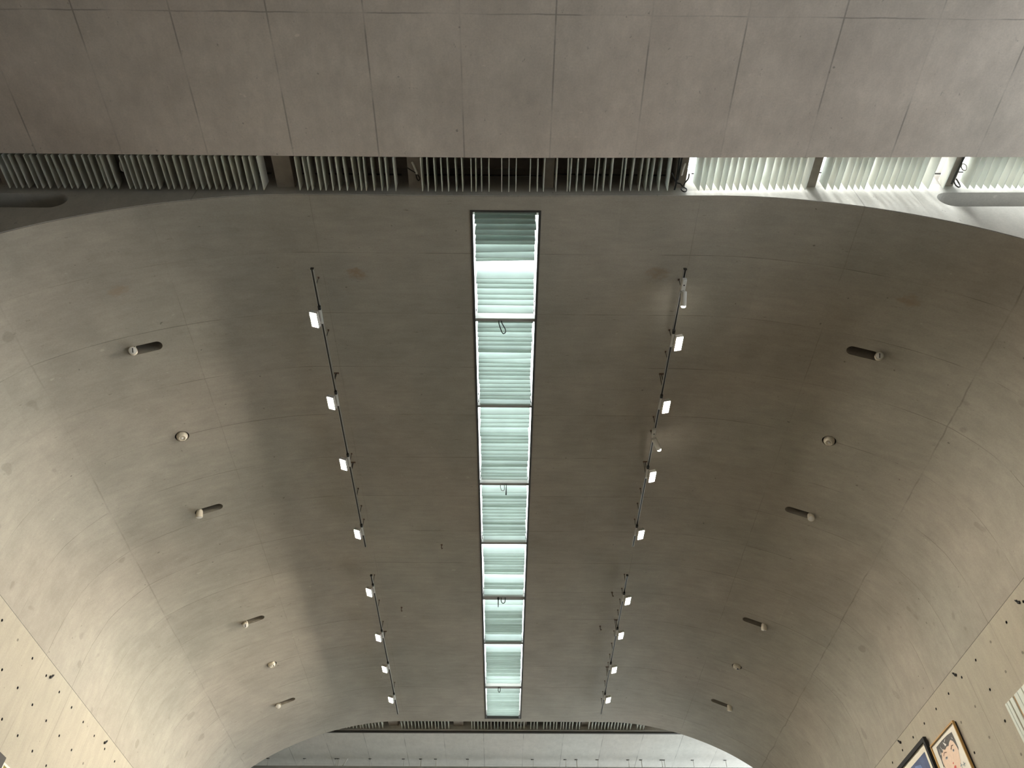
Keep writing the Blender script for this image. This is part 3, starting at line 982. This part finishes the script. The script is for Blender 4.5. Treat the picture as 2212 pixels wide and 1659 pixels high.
# ------------------------------------------------------------------ cables and hooks
def cable(pts, r, mat, label, cat='cable', extra=None):
    b = MB().tube(smooth_path(pts, 8), r, 8)
    if extra:
        extra(b)
    o = b.build('cable_loop', mat, None, True)
    tag(o, label, cat)
    return o


def clamp_loop(c, r, r2, u, v, label):
    """white porcelain-like cable ring with its tail of black wire"""
    t = thing('cable_clamp', label, 'cable', c)
    MB().tube(ring(c, u, v, r, 26), r2, 10).build('ring', M['white'], t, True)
    return t


# left stub: white loop, black wires
t = clamp_loop((-0.700, 2.62, 5.343), 0.042, 0.008, Vector((0.35, 0.85, -0.3)), Vector((-0.3, 0.1, 0.95)), 'white cable loop with black wires on the second full stub left of centre')
MB().tube(smooth_path([(-0.755, 2.62, 5.345), (-0.72, 2.64, 5.338), (-0.69, 2.655, 5.330), (-0.665, 2.69, 5.325), (-0.672, 2.705, 5.31), (-0.686, 2.69, 5.318), (-0.69, 2.66, 5.33)], 6), 0.004, 8).build('wire', M['black'], t)
# far left stub hidden behind fins: only the white loop shows
clamp_loop((-2.862, 2.62, 5.335), 0.036, 0.008, Vector((0, 1, 0)), Vector((0, 0, 1)), 'white cable loop half hidden between the grey fins at far left')
# right of centre: thick black cables down a stub
t = clamp_loop((1.312, 2.62, 5.372), 0.045, 0.007, Vector((-0.2, 0.9, -0.3)), Vector((0.3, 0.1, 0.95)), 'bundle of thick black cables with knotted loop beside the first sunlit bay')
w = MB()
w.tube([(1.262, 2.47, 5.358), (1.268, 2.60, 5.356), (1.270, 2.74, 5.352), (1.262, 2.78, 5.34)], 0.007, 8)
w.tube([(1.284, 2.47, 5.356), (1.282, 2.58, 5.354), (1.278, 2.70, 5.352)], 0.006, 8)
w.tube(smooth_path([(1.222, 2.64, 5.35), (1.24, 2.67, 5.352), (1.27, 2.72, 5.35), (1.30, 2.73, 5.345), (1.318, 2.745, 5.325)], 6), 0.005, 8)
w.tube(smooth_path([(1.318, 2.745, 5.325), (1.295, 2.735, 5.27), (1.305, 2.735, 5.235), (1.325, 2.735, 5.235), (1.335, 2.735, 5.275), (1.318, 2.745, 5.325)], 6), 0.005, 8)
w.tube(smooth_path([(1.318, 2.745, 5.325), (1.335, 2.72, 5.345), (1.355, 2.69, 5.352), (1.36, 2.66, 5.37)], 6), 0.005, 8)
w.build('wire', M['black'], t, True)
# right stub: two grey loops
t = clamp_loop((3.425, 2.60, 5.40), 0.026, 0.005, Vector((0.9, 0.2, 0.1)), Vector((0.1, 0.75, -0.55)), 'grey cable loop and wires on the stub above the right rounded slot')
w = MB()
w.tube([(3.39, 2.45, 5.385), (3.38, 2.55, 5.38), (3.37, 2.66, 5.375), (3.36, 2.72, 5.36)], 0.008, 8)
w.tube(smooth_path([(3.365, 2.69, 5.36), (3.362, 2.70, 5.31), (3.375, 2.705, 5.285), (3.395, 2.705, 5.30), (3.40, 2.70, 5.34), (3.385, 2.68, 5.37)], 6), 0.005, 8)
w.build('wire', M['dark'], t, True)

# skylight: small loops and rods hanging from the beams
cable([(-0.075, 3.975, H + 0.03), (-0.07, 3.985, H - 0.02), (-0.052, 4.00, H - 0.085), (-0.035, 4.005, H - 0.125), (-0.016, 4.0, H - 0.115), (-0.018, 3.995, H - 0.075), (-0.045, 3.985, H - 0.01), (-0.055, 3.975, H + 0.03)],
      0.0045, M['black'], 'black cable loop hanging from the beam between the first and second skylight bays')
cable([(-0.055, 6.10, H + 0.03), (-0.058, 6.10, H - 0.02), (-0.045, 6.10, H - 0.065), (-0.02, 6.10, H - 0.06), (-0.018, 6.10, H - 0.01), (-0.02, 6.10, H + 0.03)],
      0.004, M['alu'], 'grey cable loop hanging under the skylight beam between the third and fourth bays')
o = MB().cyl((0.002, 6.10, H + 0.016), (0.0, 6.11, H - 0.115), 0.003, 8, 0, 0.007).build('hanging_rod', M['black'])
tag(o, 'short black rod hanging under the skylight beam beside the grey cable loop', 'rod')
cable([(-0.05, 8.20, H + 0.018), (-0.05, 8.20, H - 0.03), (-0.03, 8.20, H - 0.062), (-0.005, 8.20, H - 0.045), (0.0, 8.20, H + 0.018)],
      0.005, M['black'], 'black cable loop under the skylight beam between the fifth and sixth bays')
o = MB().lathe((-0.085, 8.20, H + 0.016), (0, 0, -1), [(0, 0.012), (0.02, 0.014), (0.035, 0.006), (0.10, 0.006), (0.13, 0.004)], 10).build('hanging_rod', M['black'])
tag(o, 'short black rod with a knob under the skylight beam between the fifth and sixth bays', 'rod')
cable([(-0.085, 10.46, H + 0.016), (-0.09, 10.46, H - 0.03), (-0.075, 10.46, H - 0.06), (-0.06, 10.46, H - 0.03), (-0.065, 10.46, H + 0.016)],
      0.005, M['dark'], 'tiny dark cable loop under the last skylight beam before the far arch')
for x, y, lab in ((1.29, 8.05, 'small rusty hook in the ceiling beside the right track, nearer one'), (1.21, 8.81, 'small rusty hook in the ceiling beside the right track, farther one'),
                  (-1.28, 8.40, 'small rusty hook in the ceiling beside the farther left track'), (-0.72, 7.12, 'small rusty hook in the ceiling alone between the left track and the skylight')):
    b = MB().tube(smooth_path([(x, y, H + 0.01), (x, y, H - 0.04), (x + 0.006, y, H - 0.055), (x + 0.014, y, H - 0.045)], 6), 0.004, 8)
    b.cyl((x, y, H - 0.004), (x, y, H + 0.01), 0.012, 10)
    tag(b.build('ceiling_hook', M['rustm']), lab, 'hook', 'small hooks left in the ceiling')
# broken hanger irons near the top of the side walls
for sx, y, z, lab in ((1, 6.42, 3.365, 'black iron stub by the wall top on the right, above the gold framed portrait'),
                      (1, 5.21, 3.33, 'black iron stub by the wall top at the right edge of the view'),
                      (1, 7.82, 3.378, 'black iron stub by the wall top above the black framed picture'),
                      (-1, 6.47, 3.33, 'black iron stub by the wall top on the left, beside a tie hole'),
                      (-1, 7.84, 3.348, 'smaller black iron stub by the wall top on the left, farther in')):
    b = MB()
    b.cyl((sx * 4.01, y, z), (sx * 3.985, y, z), 0.015, 10, 0, 0.012)
    b.tube(smooth_path([(sx * 3.987, y, z), (sx * 3.98, y + 0.005, z + 0.012), (sx * 3.982, y + 0.012, z + 0.026)], 5), 0.005, 6)
    b.tube([(sx * 3.987, y - 0.004, z), (sx * 3.98, y - 0.006, z + 0.018)], 0.005, 6)
    tag(b.build('wall_hook', M['black']), lab, 'hook', 'iron stubs along the wall tops')


# ------------------------------------------------------------------ pictures on the walls
def frame_bars(b, X, sx, ya, yb, za, zb, w, depth):
    """four mitred bars of a frame on a wall plane x = sx*X; ya<yb"""
    x0, x1 = sx * (X - depth), sx * X
    def bar(p):
        vs = [(x, y, z) for x in (x0, x1) for y, z in p]
        b.add(vs, [(0, 1, 2, 3), (7, 6, 5, 4), (0, 4, 5, 1), (1, 5, 6, 2), (2, 6, 7, 3), (3, 7, 4, 0)])
    bar([(ya, zb), (yb, zb), (yb - w, zb - w), (ya + w, zb - w)])
    bar([(ya, za), (ya + w, za + w), (yb - w, za + w), (yb, za)])
    bar([(ya, za), (ya, zb), (ya + w, zb - w), (ya + w, za + w)])
    bar([(yb, za), (yb - w, za + w), (yb - w, zb - w), (yb, zb)])


def flat(X, sx, poly, lift):
    """thin sheet of paper colour on the picture plane"""
    b = MB()
    n = len(poly)
    x0, x1 = sx * (X - lift), sx * (X - lift + 0.0006)
    b.add([(x0, y, z) for y, z in poly] + [(x1, y, z) for y, z in poly],
          [tuple(range(n)), tuple(range(2 * n - 1, n - 1, -1))] + [(i, (i + 1) % n, n + (i + 1) % n, n + i) for i in range(n)])
    return b


# gilt framed ink portrait, right wall
PX = 3.998
gy0, gy1, gz1, gz0 = 6.715, 7.245, 3.095, 2.40
t = thing('framed_portrait', 'gilt framed ink and wash portrait of a short-haired head on the right wall', 'picture', (PX, (gy0 + gy1) / 2, (gz0 + gz1) / 2), 'pictures hanging on the side walls')
b = MB()
frame_bars(b, PX - 0.018, 1, gy0, gy1, gz0, gz1, 0.012, 0.020)
b.build('frame', M['gold'], t)
MB().box(PX - 0.018, PX - 0.001, gy0 + 0.006, gy1 - 0.006, gz0 + 0.006, gz1 - 0.006).build('spacer', M['blackwood'], t)
pp = MB().box(PX - 0.026, PX - 0.024, gy0 + 0.010, gy1 - 0.010, gz0 + 0.010, gz1 - 0.010).build('paper', M['paper'], t)
hair = [(6.812, 3.035), (6.90, 3.046), (7.02, 3.050), (7.155, 3.046), (7.165, 2.99), (7.16, 2.93), (7.168, 2.87), (7.150, 2.875), (7.146, 2.93), (7.125, 2.955),
        (7.112, 2.982), (7.085, 2.968), (7.064, 2.992), (7.03, 2.972), (6.987, 2.984), (6.95, 2.972), (6.918, 2.990), (6.884, 2.998), (6.852, 2.975), (6.838, 2.95), (6.826, 2.915), (6.818, 2.88), (6.808, 2.90), (6.808, 2.97)]
fc = [(6.885, 2.996), (6.92, 2.985), (6.989, 2.975), (7.06, 2.985), (7.110, 2.975), (7.142, 2.93), (7.148, 2.89), (7.132, 2.84), (7.10, 2.79), (7.05, 2.745), (6.99, 2.72), (6.93, 2.735), (6.875, 2.785), (6.845, 2.84), (6.824, 2.889), (6.826, 2.922), (6.848, 2.969)]
flat(PX, 1, fc, 0.0272).build('face_wash', M['skin_ink'], pp)
hb = flat(PX, 1, hair, 0.0280).build('hair_ink', M['hair_ink'], pp)
wisps = MB()
for a in ([(7.09, 3.03), (7.075, 2.985), (7.06, 2.975)], [(7.12, 3.02), (7.135, 2.97), (7.125, 2.965)], [(7.02, 3.035), (7.0, 2.99), (6.97, 2.995)], [(6.85, 3.01), (6.843, 2.985), (6.838, 2.99)], [(6.955, 3.04), (6.99, 3.02), (6.985, 3.03)]):
    f0 = flat(PX, 1, a, 0.0286)
    wisps.add(f0.v, f0.f)
wisps.build('white_streaks', M['white'], hb)
ink = MB()
for cy_, cz_, ry, rz in ((7.058, 2.912, 0.022, 0.010), (6.901, 2.913, 0.015, 0.010)):
    f0 = flat(PX, 1, [(cy_ + ry * math.cos(k * math.pi / 8), cz_ + rz * math.sin(k * math.pi / 8)) for k in range(16)], 0.0280)
    ink.add(f0.v, f0.f)
ink.build('eyes', M['grey_ink'], pp)
ink = MB()
for a in ([(7.095, 2.946), (7.06, 2.962), (7.02, 2.950), (7.02, 2.944), (7.06, 2.955), (7.092, 2.940)], [(6.935, 2.938), (6.905, 2.956), (6.87, 2.950), (6.872, 2.944), (6.905, 2.949), (6.932, 2.932)],
          [(7.072, 2.916), (7.06, 2.920), (7.045, 2.914), (7.055, 2.906)], [(6.91, 2.918), (6.90, 2.921), (6.89, 2.914), (6.90, 2.906)],
          [(7.148, 2.89), (7.132, 2.84), (7.10, 2.79), (7.104, 2.788), (7.137, 2.838), (7.153, 2.89)]):
    f0 = flat(PX, 1, a, 0.0288)
    ink.add(f0.v, f0.f)
ink.build('brow_lines', M['brown_ink'], pp)
ink = MB()
for a in ([(7.00, 2.805), (6.98, 2.815), (6.955, 2.806), (6.965, 2.79), (6.985, 2.788)], [(6.995, 2.838), (6.98, 2.845), (6.975, 2.835), (6.988, 2.830)]):
    f0 = flat(PX, 1, a, 0.0288)
    ink.add(f0.v, f0.f)
ink.build('lips', M['red_ink'], pp)
ink = MB()
for cy_, cz_ in ((6.824, 2.765), (6.875, 2.775)):
    for a in ([(cy_ - 0.022, cz_ - 0.003), (cy_ + 0.022, cz_ - 0.003), (cy_ + 0.022, cz_ + 0.003), (cy_ - 0.022, cz_ + 0.003)], [(cy_ - 0.003, cz_ - 0.02), (cy_ + 0.003, cz_ - 0.02), (cy_ + 0.003, cz_ + 0.02), (cy_ - 0.003, cz_ + 0.02)]):
        f0 = flat(PX, 1, a, 0.0290 + (0.0004 if a[0][0] > cy_ - 0.01 else 0))
        ink.add(f0.v, f0.f)
ink.build('cross_marks', M['grey_ink'], pp)

# black framed blue print, right wall
by0, by1, bz1, bz0 = 7.29, 8.16, 3.203, 2.40
t = thing('framed_print', 'black framed blue print with a cream mount, beside the gilt portrait', 'picture', (PX, (by0 + by1) / 2, (bz0 + bz1) / 2), 'pictures hanging on the side walls')
b = MB()
frame_bars(b, PX - 0.012, 1, by0, by1, bz0, bz1, 0.036, 0.030)
b.build('frame', M['blackwood'], t)
mt = MB().box(PX - 0.026, PX - 0.024, by0 + 0.03, by1 - 0.03, bz0 + 0.03, bz1 - 0.03).build('mount', M['mat'], t)
MB().box(PX - 0.012, PX - 0.001, by0 + 0.02, by1 - 0.02, bz0 + 0.02, bz1 - 0.02).build('backing_board', M['blackwood'], t)
pr = flat(PX, 1, [(by0 + 0.10, bz0 + 0.10), (by1 - 0.10, bz0 + 0.10), (by1 - 0.10, bz1 - 0.098), (by0 + 0.10, bz1 - 0.098)], 0.0270).build('print', M['blue_ink'], t)
flat(PX, 1, [(7.55, 3.05), (7.66, 3.08), (7.74, 3.0), (7.72, 2.85), (7.60, 2.80), (7.52, 2.92)], 0.0278).build('pale_shape', M['blue2_ink'], pr)

# pale striped hanging, right wall
sy0, sy1, sz1, sz0 = 5.02, 5.925, 2.86, 1.6
t = thing('striped_hanging', 'pale grey and tan striped hanging with a straight top edge, right wall', 'hanging', (PX, (sy0 + sy1) / 2, (sz0 + sz1) / 2))
MB().box(PX - 0.014, PX - 0.002, sy0, sy1, sz0, sz1).build('tan_backing', M['tan'], t)
yy = sy1
rn = random.Random(11)
i = 0
wid = [(0.030, 0.006), (0.034, 0.016), (0.046, 0.028), (0.05, 0.006), (0.06, 0.012), (0.048, 0.024), (0.05, 0.008), (0.06, 0.02), (0.05, 0.02), (0.05, 0.01), (0.06, 0.02), (0.05, 0.01)]
for wv, gap in wid:
    if yy - wv < sy0:
        break
    MB().box(PX - 0.026, PX - 0.014, yy - wv, yy, sz0, sz1, 0, 0.002).build('pale_band', M['pale_band'], t)
    yy -= wv + gap

# dark framed yellow picture, left wall
t = thing('framed_picture', 'dark wood framed picture low on the left wall beside a warm yellow one', 'picture', (-PX, 5.95, 2.2), 'pictures hanging on the side walls')
b = MB()
frame_bars(b, PX, -1, 5.55, 6.315, 1.85, 2.575, 0.07, 0.05)
b.build('frame', M['brownwood'], t)
MB().box(-PX + 0.004, -PX + 0.02, 5.60, 6.26, 1.90, 2.52).build('print', M['mat'], t)
t = thing('yellow_picture', 'warm yellow picture on the left wall, right of the dark wooden frame', 'picture', (-PX, 6.62, 2.2), 'pictures hanging on the side walls')
b = MB()
frame_bars(b, PX, -1, 6.345, 6.95, 1.85, 2.555, 0.016, 0.03)
b.build('frame', M['mat'], t)
MB().box(-PX + 0.004, -PX + 0.016, 6.355, 6.94, 1.86, 2.545).build('print', M['yellow_ink'], t)

for o in list(bpy.data.objects):
    if '_org' in o.keys():
        del o['_org']
